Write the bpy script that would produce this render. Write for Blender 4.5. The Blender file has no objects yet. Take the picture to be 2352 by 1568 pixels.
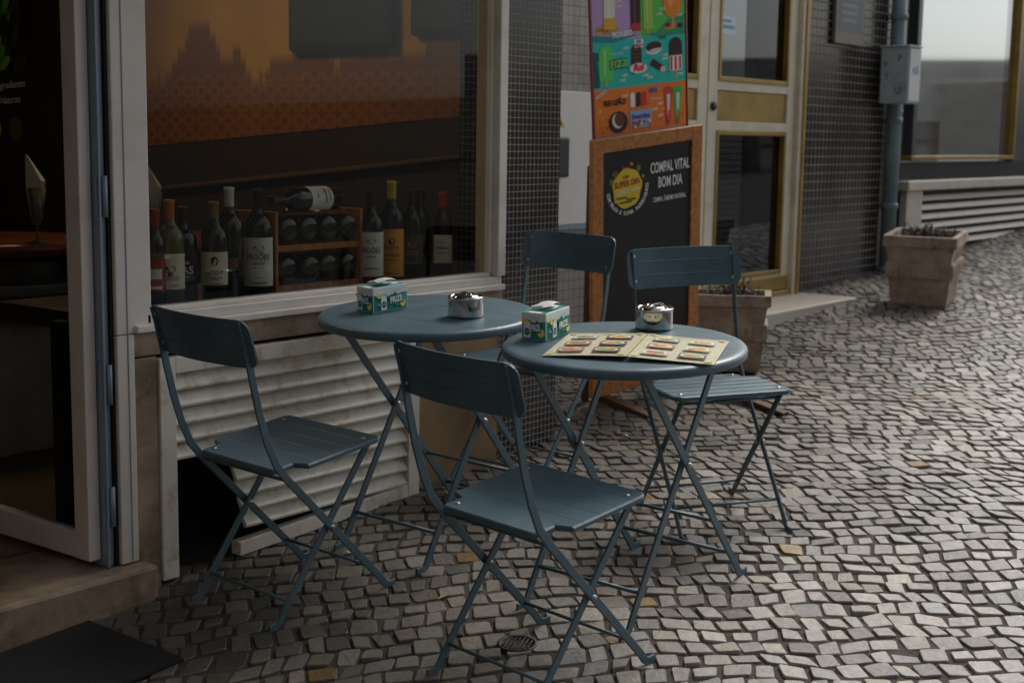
import bpy, bmesh, math, random
import numpy as np
from mathutils import Matrix, Vector
random.seed(7)
SC=bpy.context.scene
COL=SC.collection
R=math.radians
def gz(x,y): return .06*x+.02*y
# ------------------------------------------------------------------ materials
MATS={}
def mat(name,color,rough=.5,metal=0.0,vary=.0,scale=8.0,bump=0.0,bscale=60.0,spec=.5,dirt=None,dirt_amt=0.0,dscale=3.0,stretch=None):
    if name in MATS: return MATS[name]
    m=bpy.data.materials.new(name); m.use_nodes=True
    nt=m.node_tree; b=nt.nodes['Principled BSDF']
    b.inputs['Roughness'].default_value=rough; b.inputs['Metallic'].default_value=metal
    b.inputs['Specular IOR Level'].default_value=spec
    c=(color[0],color[1],color[2],1)
    b.inputs['Base Color'].default_value=c
    L=nt.links.new
    tc=nt.nodes.new('ShaderNodeTexCoord'); mp=nt.nodes.new('ShaderNodeMapping')
    L(tc.outputs['Object'],mp.inputs['Vector'])
    if stretch: mp.inputs['Scale'].default_value=stretch
    if vary>0:
        n=nt.nodes.new('ShaderNodeTexNoise'); n.inputs['Scale'].default_value=scale; n.inputs['Detail'].default_value=6; n.inputs['Roughness'].default_value=.65
        L(mp.outputs[0],n.inputs['Vector'])
        r=nt.nodes.new('ShaderNodeValToRGB'); r.color_ramp.elements[0].position=.3; r.color_ramp.elements[1].position=.7
        r.color_ramp.elements[0].color=tuple(max(0,k*(1-vary)) for k in color)+(1,)
        r.color_ramp.elements[1].color=tuple(min(1,k*(1+vary)) for k in color)+(1,)
        L(n.outputs['Fac'],r.inputs['Fac']); out=r.outputs['Color']
        if dirt:
            n2=nt.nodes.new('ShaderNodeTexNoise'); n2.inputs['Scale'].default_value=dscale; n2.inputs['Detail'].default_value=8; n2.inputs['Roughness'].default_value=.7
            L(tc.outputs['Object'],n2.inputs['Vector'])
            r2=nt.nodes.new('ShaderNodeValToRGB'); r2.color_ramp.elements[0].position=.5; r2.color_ramp.elements[1].position=.68
            r2.color_ramp.elements[1].color=(dirt_amt,)*3+(1,)
            L(n2.outputs['Fac'],r2.inputs['Fac'])
            mx=nt.nodes.new('ShaderNodeMix'); mx.data_type='RGBA'
            L(r2.outputs['Color'],mx.inputs[0]); L(out,mx.inputs[6]); mx.inputs[7].default_value=tuple(dirt)+(1,)
            out=mx.outputs[2]
        L(out,b.inputs['Base Color'])
        r3=nt.nodes.new('ShaderNodeMapRange'); r3.inputs['To Min'].default_value=max(0,rough-.1); r3.inputs['To Max'].default_value=min(1,rough+.12)
        L(n.outputs['Fac'],r3.inputs['Value']); L(r3.outputs[0],b.inputs['Roughness'])
    if bump>0:
        n=nt.nodes.new('ShaderNodeTexNoise'); n.inputs['Scale'].default_value=bscale; n.inputs['Detail'].default_value=5
        L(mp.outputs[0],n.inputs['Vector'])
        bp=nt.nodes.new('ShaderNodeBump'); bp.inputs['Strength'].default_value=bump; bp.inputs['Distance'].default_value=.01
        L(n.outputs['Fac'],bp.inputs['Height']); L(bp.outputs[0],b.inputs['Normal'])
    MATS[name]=m; return m
def ink(c,rough=.45):
    n='print_%02d_%02d_%02d'%tuple(int(k*99) for k in c)
    return mat(n,c,rough,vary=.06,scale=40)
def tile(name,c1,c2,mortar,size,gap,rough=.18):
    m=bpy.data.materials.new(name); m.use_nodes=True; nt=m.node_tree; b=nt.nodes['Principled BSDF']; L=nt.links.new
    tc=nt.nodes.new('ShaderNodeTexCoord'); sx=nt.nodes.new('ShaderNodeSeparateXYZ'); L(tc.outputs['Object'],sx.inputs[0])
    ad=nt.nodes.new('ShaderNodeMath'); L(sx.outputs[0],ad.inputs[0]); L(sx.outputs[1],ad.inputs[1])
    cb=nt.nodes.new('ShaderNodeCombineXYZ'); L(ad.outputs[0],cb.inputs[0]); L(sx.outputs[2],cb.inputs[1])
    br=nt.nodes.new('ShaderNodeTexBrick'); br.offset=0; br.squash=1
    br.inputs['Scale'].default_value=1; br.inputs['Brick Width'].default_value=size; br.inputs['Row Height'].default_value=size
    br.inputs['Mortar Size'].default_value=gap; br.inputs['Mortar Smooth'].default_value=.2
    br.inputs['Color1'].default_value=c1+(1,); br.inputs['Color2'].default_value=c2+(1,); br.inputs['Mortar'].default_value=mortar+(1,)
    L(cb.outputs[0],br.inputs['Vector'])
    n=nt.nodes.new('ShaderNodeTexNoise'); n.inputs['Scale'].default_value=3; n.inputs['Detail'].default_value=5; L(tc.outputs['Object'],n.inputs['Vector'])
    mr=nt.nodes.new('ShaderNodeMapRange'); mr.inputs['From Min'].default_value=.3; mr.inputs['From Max'].default_value=.7; mr.inputs['To Min'].default_value=.45; mr.inputs['To Max'].default_value=1.1; L(n.outputs['Fac'],mr.inputs[0])
    mu=nt.nodes.new('ShaderNodeVectorMath'); mu.operation='SCALE'; L(br.outputs['Color'],mu.inputs[0]); L(mr.outputs[0],mu.inputs['Scale'])
    L(mu.outputs[0],b.inputs['Base Color'])
    rr=nt.nodes.new('ShaderNodeMapRange'); rr.inputs['To Min'].default_value=rough; rr.inputs['To Max'].default_value=.8; L(br.outputs['Fac'],rr.inputs[0]); L(rr.outputs[0],b.inputs['Roughness'])
    MATS[name]=m; return m
def glassmat(name,tint=(1,1,1),base=.05,rough=.0):
    m=bpy.data.materials.new(name); m.use_nodes=True; nt=m.node_tree; nt.nodes.remove(nt.nodes['Principled BSDF']); L=nt.links.new
    o=nt.nodes['Material Output']; t=nt.nodes.new('ShaderNodeBsdfTransparent'); t.inputs[0].default_value=tint+(1,)
    g=nt.nodes.new('ShaderNodeBsdfGlossy'); g.inputs['Roughness'].default_value=rough; g.inputs[0].default_value=(.9,.95,1,1)
    lw=nt.nodes.new('ShaderNodeLayerWeight'); lw.inputs[0].default_value=.5
    pw=nt.nodes.new('ShaderNodeMath'); pw.operation='POWER'; pw.inputs[1].default_value=4; L(lw.outputs['Facing'],pw.inputs[0])
    ma=nt.nodes.new('ShaderNodeMath'); ma.operation='MULTIPLY_ADD'; ma.inputs[1].default_value=1-base; ma.inputs[2].default_value=base; L(pw.outputs[0],ma.inputs[0])
    mx=nt.nodes.new('ShaderNodeMixShader'); L(ma.outputs[0],mx.inputs[0]); L(t.outputs[0],mx.inputs[1]); L(g.outputs[0],mx.inputs[2]); L(mx.outputs[0],o.inputs[0])
    MATS[name]=m; return m
metal_blue=mat('painted_steel',(.078,.140,.172),.40,vary=.16,scale=7,bump=.05,bscale=260,dirt=(.13,.17,.18),dirt_amt=.45,dscale=9)
rivet=mat('rivet_metal',(.5,.5,.5),.35,metal=1)
chrome=mat('chrome',(.58,.57,.55),.07,metal=1,vary=.08,scale=30)
white_al=mat('white_aluminium',(.72,.67,.60),.45,vary=.05,scale=3,dirt=(.42,.36,.28),dirt_amt=.35,dscale=5,bump=.03)
grey_al=mat('grey_aluminium',(.22,.29,.36),.4,vary=.12,scale=6)
white_vent=mat('weathered_white_paint',(.80,.75,.64),.55,vary=.05,scale=7,dirt=(.38,.28,.11),dirt_amt=.7,dscale=13,bump=.08,bscale=40)
beige=mat('beige_ribbed_panel',(.60,.46,.30),.6,vary=.12,scale=4,dirt=(.2,.16,.1),dirt_amt=.5)
marble=mat('worn_marble',(.34,.25,.17),.4,vary=.4,scale=6,dirt=(.10,.065,.035),dirt_amt=.85,dscale=5,bump=.12,bscale=30)
marble_w=mat('pale_marble',(.56,.50,.42),.4,vary=.2,scale=4,dirt=(.3,.25,.2),dirt_amt=.6,dscale=4)
plaster=mat('plaster',(.42,.38,.33),.8,vary=.12,scale=2,bump=.1)
white_panel=mat('white_panel',(.74,.72,.66),.5,vary=.06,scale=2,dirt=(.5,.46,.4),dirt_amt=.3)
cream=mat('cream_paint',(.64,.58,.44),.4,vary=.1,scale=5,dirt=(.35,.28,.15),dirt_amt=.4,dscale=6)
gold=mat('gold_anodised',(.32,.21,.045),.35,metal=.5,vary=.25,scale=6)
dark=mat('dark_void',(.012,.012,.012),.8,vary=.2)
black_t=tile('black_mosaic_tile',(.008,.0075,.0075),(.022,.015,.012),(.34,.32,.28),.0245,.0013)
brown_t=tile('dark_brown_mosaic_tile',(.009,.0075,.007),(.020,.015,.013),(.20,.17,.14),.052,.0050)
beige_t=tile('beige_mosaic_tile',(.42,.38,.32),(.35,.32,.28),(.16,.14,.12),.045,.002,.3)
glass=glassmat('window_glass',(.60,.60,.55),.03)
glass_r=glassmat('shop_glass',(.30,.34,.36),.30,.06)
glass_d=glassmat('door_glass',(.10,.11,.12),.035,.02)
wood=mat('orange_wood',(.50,.195,.05),.5,vary=.4,scale=5,stretch=(9,9,1),bump=.15,bscale=30)
wood_d=mat('dark_wood',(.09,.04,.018),.55,vary=.4,scale=6,stretch=(8,1,1))
board=mat('chalkboard',(.010,.010,.011),.45,vary=.3,scale=5)
rubber=mat('black_coir',(.009,.009,.010),.95,vary=.3,scale=60,bump=.8,bscale=250)
iron=mat('cast_iron',(.04,.038,.035),.5,metal=.3,vary=.3,bump=.5,bscale=80)
concrete=mat('stained_concrete',(.38,.30,.23),.8,vary=.35,scale=6,dirt=(.10,.065,.045),dirt_amt=.9,dscale=7,bump=.5,bscale=50)
pipe_m=mat('blue_grey_pipe_paint',(.16,.22,.25),.45,vary=.2,scale=8,dirt=(.1,.1,.1),dirt_amt=.5)
box_m=mat('pale_blue_cabinet',(.38,.46,.49),.5,vary=.1,scale=6,dirt=(.2,.22,.22),dirt_amt=.5,dscale=8)
bottle_m=mat('dark_bottle_glass',(.006,.008,.006),.06,spec=.8)
bottle_c=mat('olive_bottle_glass',(.12,.12,.045),.08,spec=.8)
# ------------------------------------------------------------------ mesh builder
_tc={}
def textgeo(s,bold=0.0):
    k=(s,bold)
    if k in _tc: return _tc[k]
    cu=bpy.data.curves.new('t','FONT'); cu.body=s; cu.size=1; cu.align_x='LEFT'; cu.resolution_u=3; cu.offset=bold
    ob=bpy.data.objects.new('t',cu); COL.objects.link(ob)
    bpy.context.view_layer.update()
    dg=bpy.context.evaluated_depsgraph_get()
    me=bpy.data.meshes.new_from_object(ob.evaluated_get(dg))
    V=[(v.co.x,v.co.y) for v in me.vertices]; F=[tuple(p.vertices) for p in me.polygons]
    bpy.data.objects.remove(ob); bpy.data.curves.remove(cu); bpy.data.meshes.remove(me)
    xs=[v[0] for v in V] or [0]; ys=[v[1] for v in V] or [0]
    _tc[k]=(V,F,min(xs),max(xs),min(ys),max(ys)); return _tc[k]
class MB:
    def __init__(s): s.V=[];s.F=[];s.MI=[];s.mats=[];s.S=[];s.m=Matrix.Identity(4)
    def add(s,V,F,m,smooth=False):
        if m not in s.mats: s.mats.append(m)
        i=s.mats.index(m); o=len(s.V)
        s.V+=[tuple(s.m@Vector(v)) for v in V]
        for f in F: s.F.append(tuple(k+o for k in f)); s.MI.append(i); s.S.append(smooth)
    def box(s,x0,x1,y0,y1,z0,z1,m,bev=0.0):
        bm=bmesh.new(); bmesh.ops.create_cube(bm,size=1)
        for v in bm.verts: v.co=Vector(((x0+x1)/2+v.co.x*(x1-x0),(y0+y1)/2+v.co.y*(y1-y0),(z0+z1)/2+v.co.z*(z1-z0)))
        if bev: bmesh.ops.bevel(bm,geom=list(bm.edges),offset=bev,segments=2,affect='EDGES',profile=.5)
        bm.verts.index_update()
        s.add([tuple(v.co) for v in bm.verts],[tuple(v.index for v in f.verts) for f in bm.faces],m); bm.free()
    def sweep(s,path,sec,m,side,smooth=False,closed=True):
        P=[Vector(p) for p in path]; n=len(sec); V=[];F=[]; sd=Vector(side).normalized()
        for i,p in enumerate(P):
            t=(P[min(i+1,len(P)-1)]-P[max(i-1,0)]).normalized()
            w=t.cross(sd); 
            if w.length<1e-5: w=Vector((1,0,0))
            w.normalize(); q=w.cross(t).normalized()
            for a,b in sec: V.append(tuple(p+w*a+q*b))
        for i in range(len(P)-1):
            for j in range(n): k=(j+1)%n; F.append((i*n+j,i*n+k,(i+1)*n+k,(i+1)*n+j))
        F.append(tuple(range(n))[::-1]); F.append(tuple((len(P)-1)*n+j for j in range(n)))
        s.add(V,F,m,smooth)
    def bar(s,path,w,t,m,side=(0,1,0)):
        a=w/2;b=t/2;c=min(a,b)*.4
        s.sweep(path,[(-a+c,-b),(a-c,-b),(a,-b+c),(a,b-c),(a-c,b),(-a+c,b),(-a,b-c),(-a,-b+c)],m,side)
    def tube(s,path,r,m,n=10,side=(.13,.27,1)):
        s.sweep(path,[(r*math.cos(2*math.pi*k/n),r*math.sin(2*math.pi*k/n)) for k in range(n)],m,side,True)
    def lathe(s,prof,m,n=32,c=(0,0,0),smooth=True):
        V=[];F=[]
        for r,z in prof:
            for k in range(n):
                a=2*math.pi*k/n; V.append((c[0]+r*math.cos(a),c[1]+r*math.sin(a),c[2]+z))
        for i in range(len(prof)-1):
            for k in range(n):
                l=(k+1)%n; F.append((i*n+k,i*n+l,(i+1)*n+l,(i+1)*n+k))
        s.add(V,F,m,smooth)
    def poly(s,pts,m): s.add(pts,[tuple(range(len(pts)))],m)
    def loft(s,rings,m,smooth=False,cap=True):
        n=len(rings[0]);V=[];F=[]
        for r in rings: V+=r
        for i in range(len(rings)-1):
            for j in range(n): k=(j+1)%n; F.append((i*n+j,i*n+k,(i+1)*n+k,(i+1)*n+j))
        if cap: F.append(tuple(range(n))[::-1]); F.append(tuple((len(rings)-1)*n+j for j in range(n)))
        s.add(V,F,m,smooth)
    def obj(s,name,parent=None,mtx=None,label=None,category=None,kind=None,group=None):
        me=bpy.data.meshes.new(name); me.from_pydata(s.V,[],s.F)
        for m in s.mats: me.materials.append(m)
        me.polygons.foreach_set('material_index',s.MI); me.polygons.foreach_set('use_smooth',s.S); me.update()
        if name!='printed_sheet':
            bm=bmesh.new(); bm.from_mesh(me); bmesh.ops.recalc_face_normals(bm,faces=bm.faces); bm.to_mesh(me); bm.free()
        ob=bpy.data.objects.new(name,me); COL.objects.link(ob)
        if parent: ob.parent=parent
        if mtx is not None: ob.matrix_world=mtx
        if label: ob['label']=label
        if category: ob['category']=category
        if kind: ob['kind']=kind
        if group: ob['group']=group
        return ob
class Sheet:
    """flat or curved print: local x,y -> surface through fn(x,y,lift)"""
    def __init__(s,mb,fn,step=None,lift=.0005): s.b=mb;s.fn=fn;s.k=0;s.step=step;s.l=lift
    def up(s): s.k+=1; return s.k*s.l
    def rect(s,x0,y0,x1,y1,c):
        d=s.up(); n=1 if not s.step else max(1,int(abs(x1-x0)/s.step)+1); V=[];F=[]
        for i in range(n+1):
            x=x0+(x1-x0)*i/n; V+=[s.fn(x,y0,d),s.fn(x,y1,d)]
        for i in range(n): F.append((2*i,2*i+2,2*i+3,2*i+1))
        s.b.add(V,F,c if isinstance(c,bpy.types.Material) else ink(c))
    def poly(s,pts,c):
        d=s.up(); s.b.add([s.fn(x,y,d) for x,y in pts],[tuple(range(len(pts)))],ink(c))
    def ell(s,cx,cy,rx,ry,c,rot=0,n=20):
        cr,sr=math.cos(rot),math.sin(rot)
        s.poly([(cx+rx*math.cos(t)*cr-ry*math.sin(t)*sr,cy+rx*math.cos(t)*sr+ry*math.sin(t)*cr) for t in [2*math.pi*k/n for k in range(n)]],c)
    def pill(s,cx,cy,w,h,c,rot=0,top=1.0):
        pts=[(-w/2,-h/2),(w/2,-h/2),(w/2,h/2-w/2*top)]+[(w/2*math.cos(a),h/2-w/2*top+w/2*top*math.sin(a)) for a in [math.pi*k/8 for k in range(1,8)]]+[(-w/2,h/2-w/2*top)]
        cr,sr=math.cos(rot),math.sin(rot); s.poly([(cx+x*cr-y*sr,cy+x*sr+y*cr) for x,y in pts],c)
    def txt(s,t,x,y,h,c,width=None,rot=0,bold=.0,shear=0,align='c'):
        V,F,a,b_,lo,hi=textgeo(t,bold)
        if not V: return
        sy=h/.70; sx=sy if not width else width/(b_-a)
        mid=(a+b_)/2 if align=='c' else a
        d=s.up(); cr,sr=math.cos(rot),math.sin(rot); P=[]
        for vx,vy in V:
            px=(vx-mid)*sx+vy*sy*shear; py=vy*sy; P.append(s.fn(x+px*cr-py*sr,y+px*sr+py*cr,d))
        s.b.add(P,F,c if isinstance(c,bpy.types.Material) else ink(c))
def planefn(o,ex,ey):
    o=Vector(o);ex=Vector(ex);ey=Vector(ey);n=ex.cross(ey).normalized()
    return lambda x,y,d:tuple(o+ex*x+ey*y+n*d)
def thing(name,label,category,mtx=None,group=None):
    e=bpy.data.objects.new(name,None); COL.objects.link(e); e.empty_display_size=.1
    if mtx is not None: e.matrix_world=mtx
    e['label']=label; e['category']=category
    if group: e['group']=group
    return e
def copything(e,mtx,label=None):
    c=e.copy(); COL.objects.link(c); c.matrix_world=mtx
    if label: c['label']=label
    for ch in e.children:
        k=ch.copy(); COL.objects.link(k); k.parent=c
        for g in ch.children:
            q=g.copy(); COL.objects.link(q); q.parent=k
    return c
GN=Vector((-.06,-.02,1)).normalized()
def gm(x,y,heading,dz=0.0):
    """frame standing on the sloping pavement, local x = heading"""
    h=Vector((math.cos(heading),math.sin(heading),0)); f=(h-GN*h.dot(GN)).normalized(); l=GN.cross(f)
    m=Matrix((f,l,GN)).transposed().to_4x4(); m.translation=Vector((x,y,gz(x,y)))+GN*dz; return m
Z=(0,0,1)
# ------------------------------------------------------------------ ground
def ground_mats():
    m=bpy.data.materials.new('cobble_stone'); m.use_nodes=True; nt=m.node_tree; b=nt.nodes['Principled BSDF']; L=nt.links.new
    at=nt.nodes.new('ShaderNodeAttribute'); at.attribute_name='tone'
    tc=nt.nodes.new('ShaderNodeTexCoord')
    n=nt.nodes.new('ShaderNodeTexNoise'); n.inputs['Scale'].default_value=40; n.inputs['Detail'].default_value=7; n.inputs['Roughness'].default_value=.72; L(tc.outputs['Object'],n.inputs['Vector'])
    mr=nt.nodes.new('ShaderNodeMapRange'); mr.inputs['From Min'].default_value=.25; mr.inputs['From Max'].default_value=.75; mr.inputs['To Min'].default_value=.62; mr.inputs['To Max'].default_value=1.22; L(n.outputs['Fac'],mr.inputs[0])
    mu=nt.nodes.new('ShaderNodeVectorMath'); mu.operation='SCALE'; L(at.outputs['Color'],mu.inputs[0]); L(mr.outputs[0],mu.inputs['Scale'])
    n2=nt.nodes.new('ShaderNodeTexNoise'); n2.inputs['Scale'].default_value=1.1; n2.inputs['Detail'].default_value=5; L(tc.outputs['Object'],n2.inputs['Vector'])
    m2=nt.nodes.new('ShaderNodeMapRange'); m2.inputs['From Min'].default_value=.35; m2.inputs['From Max'].default_value=.65; m2.inputs['To Min'].default_value=.68; m2.inputs['To Max'].default_value=1.08; L(n2.outputs['Fac'],m2.inputs[0])
    # painted shade: stone colour gets darker and browner towards the shopfront
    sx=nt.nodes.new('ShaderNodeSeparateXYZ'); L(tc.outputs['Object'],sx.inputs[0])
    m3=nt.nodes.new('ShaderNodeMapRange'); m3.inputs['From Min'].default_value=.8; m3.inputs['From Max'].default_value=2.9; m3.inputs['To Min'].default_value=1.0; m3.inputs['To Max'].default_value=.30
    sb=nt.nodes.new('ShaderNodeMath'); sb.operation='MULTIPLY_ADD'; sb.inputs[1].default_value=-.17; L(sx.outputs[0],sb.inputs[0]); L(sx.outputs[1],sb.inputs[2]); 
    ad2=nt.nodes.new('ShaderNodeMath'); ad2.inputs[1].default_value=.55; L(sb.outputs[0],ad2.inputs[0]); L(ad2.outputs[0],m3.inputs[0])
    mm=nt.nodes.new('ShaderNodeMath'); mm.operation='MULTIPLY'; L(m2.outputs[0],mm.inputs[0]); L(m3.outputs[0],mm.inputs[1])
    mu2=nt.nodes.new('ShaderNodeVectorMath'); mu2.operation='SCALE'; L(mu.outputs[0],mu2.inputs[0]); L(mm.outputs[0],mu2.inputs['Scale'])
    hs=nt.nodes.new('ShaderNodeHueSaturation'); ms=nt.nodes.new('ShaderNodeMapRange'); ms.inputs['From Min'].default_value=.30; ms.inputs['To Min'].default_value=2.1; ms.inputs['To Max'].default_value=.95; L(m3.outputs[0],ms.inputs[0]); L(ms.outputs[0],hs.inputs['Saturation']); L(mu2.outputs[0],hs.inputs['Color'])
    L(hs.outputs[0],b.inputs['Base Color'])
    rr=nt.nodes.new('ShaderNodeMapRange'); rr.inputs['From Min'].default_value=.3; rr.inputs['From Max'].default_value=.7; rr.inputs['To Min'].default_value=.28; rr.inputs['To Max'].default_value=.58; L(n2.outputs['Fac'],rr.inputs[0]); L(rr.outputs[0],b.inputs['Roughness'])
    bp=nt.nodes.new('ShaderNodeBump'); bp.inputs['Strength'].default_value=.7; bp.inputs['Distance'].default_value=.008; L(n.outputs['Fac'],bp.inputs['Height']); L(bp.outputs[0],b.inputs['Normal'])
    return m
soil=mat('joint_soil',(.045,.037,.028),.9,vary=.5,scale=25,bump=.6,bscale=120,dirt=(.035,.038,.015),dirt_amt=.6,dscale=5)
b=MB(); b.poly([(-150,-150,gz(-150,-150)-.006),(150,-150,gz(150,-150)-.006),(150,150,gz(150,150)-.006),(-150,150,gz(-150,150)-.006)],soil); b.obj('ground',kind='structure')
def cobbles():
    rng=np.random.default_rng(3)
    V=[];F=[];T=[]
    ang=R(-47); ra=np.array([math.cos(ang),math.sin(ang)]); rb=np.array([-ra[1],ra[0]])
    bb=-1.0; o=np.array([2.0,2.0])
    def wp(u,v):
        v2=v+.15*math.sin(u*1.15+.4*v)+.035*math.sin(u*2.9+v*.7)+.012*math.sin(u*8.0+v*5)+.006*math.sin(u*19.0-v*11)
        u2=u+.10*math.sin(v*1.3)+.03*math.sin(v*4.1+u)+.006*math.sin(v*23+u*7)
        return o+ra*u2+rb*v2
    while bb<13.5:
        pitch=rng.uniform(.068,.098)
        a=-9.0+rng.uniform(0,.1)
        while a<9:
            w=rng.uniform(.048,.086)
            ca=a+w/2; cb=bb+pitch/2; a+=w
            c=wp(ca,cb); x,y=c
            if x<.8 or x>14.5 or y<.34*x-2.1 or y<-.6 or x+y*.75<3.2: continue
            if (x<4.42 and y>3.27) or y>4.06: continue
            g=rng.uniform(.0006,.0028); hw=w/2-g; hh=pitch/2-g*1.3
            e=1e-3
            du=(wp(ca+e,cb)-c)/e; dv=(wp(ca,cb+e)-c)/e
            cs=[]
            for sx_,sy_ in((-1,-1),(1,-1),(1,1),(-1,1)):
                cs.append(((sx_*hw+rng.uniform(-.009,.002)*sx_),(sy_*hh+rng.uniform(-.012,.002)*sy_)))
            ring=[]
            for i in range(4):
                p=np.array(cs[i]);q=np.array(cs[i-1]);r=np.array(cs[(i+1)%4]); f1=rng.uniform(.03,.14);f2=rng.uniform(.03,.14)
                ring.append(p+(q-p)*f1); ring.append(p+(r-p)*f2)
            tx,ty=rng.normal(0,.045,2); h=rng.normal(0,.0014)
            k=len(V)
            for sc,dz in((1.0,-.014),(.99,-.0024),(.935,0.0)):
                for p in ring:
                    q=c+du*p[0]*sc+dv*p[1]*sc
                    V.append((q[0],q[1],gz(q[0],q[1])+h+dz+(tx*p[0]+ty*p[1] if dz>-.01 else 0)))
            for l in(0,8):
                for i in range(8): j=(i+1)%8; F.append((k+l+i,k+l+j,k+l+8+j,k+l+8+i))
            F.append(tuple(k+16+i for i in range(8)))
            t=rng.uniform(.38,.66); wm=rng.uniform(.65,1.05)
            col=(t,t*(.90+.04*wm),t*(.71+.16*wm))
            r_=rng.random()
            if r_<.006: col=(t*1.0,t*.78,t*.52)
            elif r_<.10: col=(t*.62,t*.57,t*.51)
            elif r_<.2: col=(t*.82,t*.80,t*.76)
            T+=[col+(1,)]*24
        bb+=pitch
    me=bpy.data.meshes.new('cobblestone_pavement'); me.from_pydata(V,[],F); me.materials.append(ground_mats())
    at=me.color_attributes.new('tone','FLOAT_COLOR','POINT'); at.data.foreach_set('color',np.array(T,dtype=np.float32).ravel())
    ob=bpy.data.objects.new('cobblestone_pavement',me); COL.objects.link(ob); ob['kind']='structure'
    print('stones',len(V)//24)
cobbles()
# ------------------------------------------------------------------ cafe building
cafe=thing('cafe_building','street cafe with white framed window, louvred vent and tiled pillar','building')
TOP=5.6
b=MB()
b.box(-6,1.2,3.23,3.5,-.6,TOP,plaster); b.box(1.2,4.42,3.235,3.5,2.62,TOP,plaster)
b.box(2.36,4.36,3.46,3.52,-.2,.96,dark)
bw=mat('brown_wall',(.05,.03,.02),.7,vary=.2)
b.box(4.36,4.42,3.42,7.2,-.2,TOP,plaster); b.box(-1,4.34,7.1,7.2,-.2,3,bw); b.box(4.34,4.357,3.46,7.1,-.2,3,bw)
b.box(-1,-.9,3.5,7.1,0,3,bw); b.box(-.9,4.335,3.5,7.1,2.9,3.0,dark); b.box(-.9,4.335,3.5,7.1,.25,.31,mat('interior_floor',(.10,.07,.05),.4,vary=.3))
b.obj('wall',cafe)
b=MB(); b.box(.3,4.42,2.3,3.23,2.78,2.92,plaster,.01); b.obj('added_shade_canopy',cafe)  # unseen overhang added to darken the zone in front of the cafe
b=MB(); b.box(4.044,4.42,3.236,3.42,-.2,2.78,black_t); b.obj('tiled_pillar',cafe,label='pillar clad in small black mosaic tiles')
b=MB()
b.box(2.412,2.488,3.205,3.45,.1,.876,marble,.003); b.box(2.405,4.043,3.205,3.45,.88,.947,marble,.004)
b.obj('marble_surround',cafe)
b=MB()
b.box(2.352,2.470,3.20,3.30,.948,2.62,white_al,.004); b.box(2.352,2.410,3.20,3.30,.305,.946,white_al,.003)
b.box(2.386,2.389,3.198,3.2,.31,2.62,grey_al)
b.obj('door_post',cafe)
b=MB()
b.box(2.41,4.035,3.185,3.30,.949,.970,white_al,.004); b.box(2.455,4.03,3.20,3.29,.970,.998,white_al,.003); b.box(2.472,3.985,3.218,3.27,.998,1.012,white_al,.003)
b.box(3.995,4.040,3.19,3.30,.999,2.6,white_al,.004); b.box(3.982,3.995,3.22,3.27,1.012,2.56,white_al,.003)
b.box(2.470,2.478,3.22,3.27,1.012,2.56,white_al,.002); b.box(2.470,4.040,3.19,3.30,2.56,2.62,white_al,.003)
w=b.obj('window',cafe)
b=MB(); b.poly([(2.478,3.243,1.012),(3.983,3.243,1.012),(3.983,3.243,2.56),(2.478,3.243,2.56)],glass); b.obj('glass_pane',w)
b=MB(); b.box(2.40,4.04,3.275,3.85,.93,.985,mat('display_shelf_wood',(.05,.035,.028),.4,vary=.3,scale=4),.003); b.obj('display_shelf',cafe)
b=MB()
def fr(x0,x1,z0,z1,y0=3.198,y1=3.24): b.box(x0,x1,y0,y1,z0,z1,white_vent,.003)
fr(2.492,2.548,.225,.868); fr(3.53,3.585,.27,.868); fr(2.548,3.53,.82,.868); 
b.loft([[(2.78,3.20,.235),(2.78,3.24,.235),(2.78,3.24,.275),(2.78,3.20,.275)],[(3.53,3.20,.27),(3.53,3.24,.27),(3.53,3.24,.315),(3.53,3.20,.315)]],white_vent)
v=b.obj('vent',cafe,label='weathered white vent panel with missing lower slats')
b=MB(); z=.792
i=0
while z>.30:
    x0=2.548 if z>.56 else 2.70+.012*i
    P=[(x0,z),(3.53,z)]
    b.loft([[(x,3.216,zz-.024),(x,3.204,zz-.022),(x,3.203,zz-.015),(x,3.228,zz+.022),(x,3.236,zz+.018)] for x,zz in P],white_vent)
    z-=.0505; i+=1
b.obj('slats',v)
b=MB(); n=90; V=[];F=[]
for k in range(n*2+1):
    x=3.588+(4.043-3.588)*k/(n*2); y=3.225+(.004 if k%2 else 0); V+=[(x,y,.1),(x,y,.876)]
for k in range(n*2): F.append((2*k,2*k+2,2*k+3,2*k+1))
b.add(V,F,beige); b.obj('ribbed_panel',cafe)
b=MB(); b.box(.6,2.43,3.14,3.6,.0,.302,marble,.012); b.obj('entrance_step',cafe)
b=MB()
b.box(2.27,2.308,3.235,3.30,.325,2.5,white_al,.003); b.box(2.272,2.306,4.0,4.08,.325,2.5,white_al,.003)
b.box(2.272,2.306,3.30,4.0,.325,.40,white_al,.003); b.box(2.272,2.306,3.30,4.0,2.43,2.5,white_al,.003)
d=b.obj('door',cafe,label='glazed white door leaf folded open')
b=MB(); b.poly([(2.289,3.30,.40),(2.289,4.0,.40),(2.289,4.0,2.43),(2.289,3.30,2.43)],glass)
b.obj('glass_pane',d)
for z in(.42,.76,1.27,2.0):
    b=MB(); b.box(2.305,2.335,3.213,3.222,z,z+.11,grey_al,.003); b.tube([(2.33,3.208,z),(2.33,3.208,z+.11)],.008,grey_al)
    for q in(.02,.09): b.box(2.312,2.318,3.209,3.214,z+q,z+q+.006,dark)
    b.obj('hinge',d)
b=MB(); b.box(2.311,2.342,3.222,3.30,.305,2.5,grey_al,.003); b.box(2.31,2.318,3.205,3.222,.305,2.5,grey_al,.002); b.box(2.342,2.351,3.212,3.30,.305,2.5,dark); b.obj('door_jamb',cafe)
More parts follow.
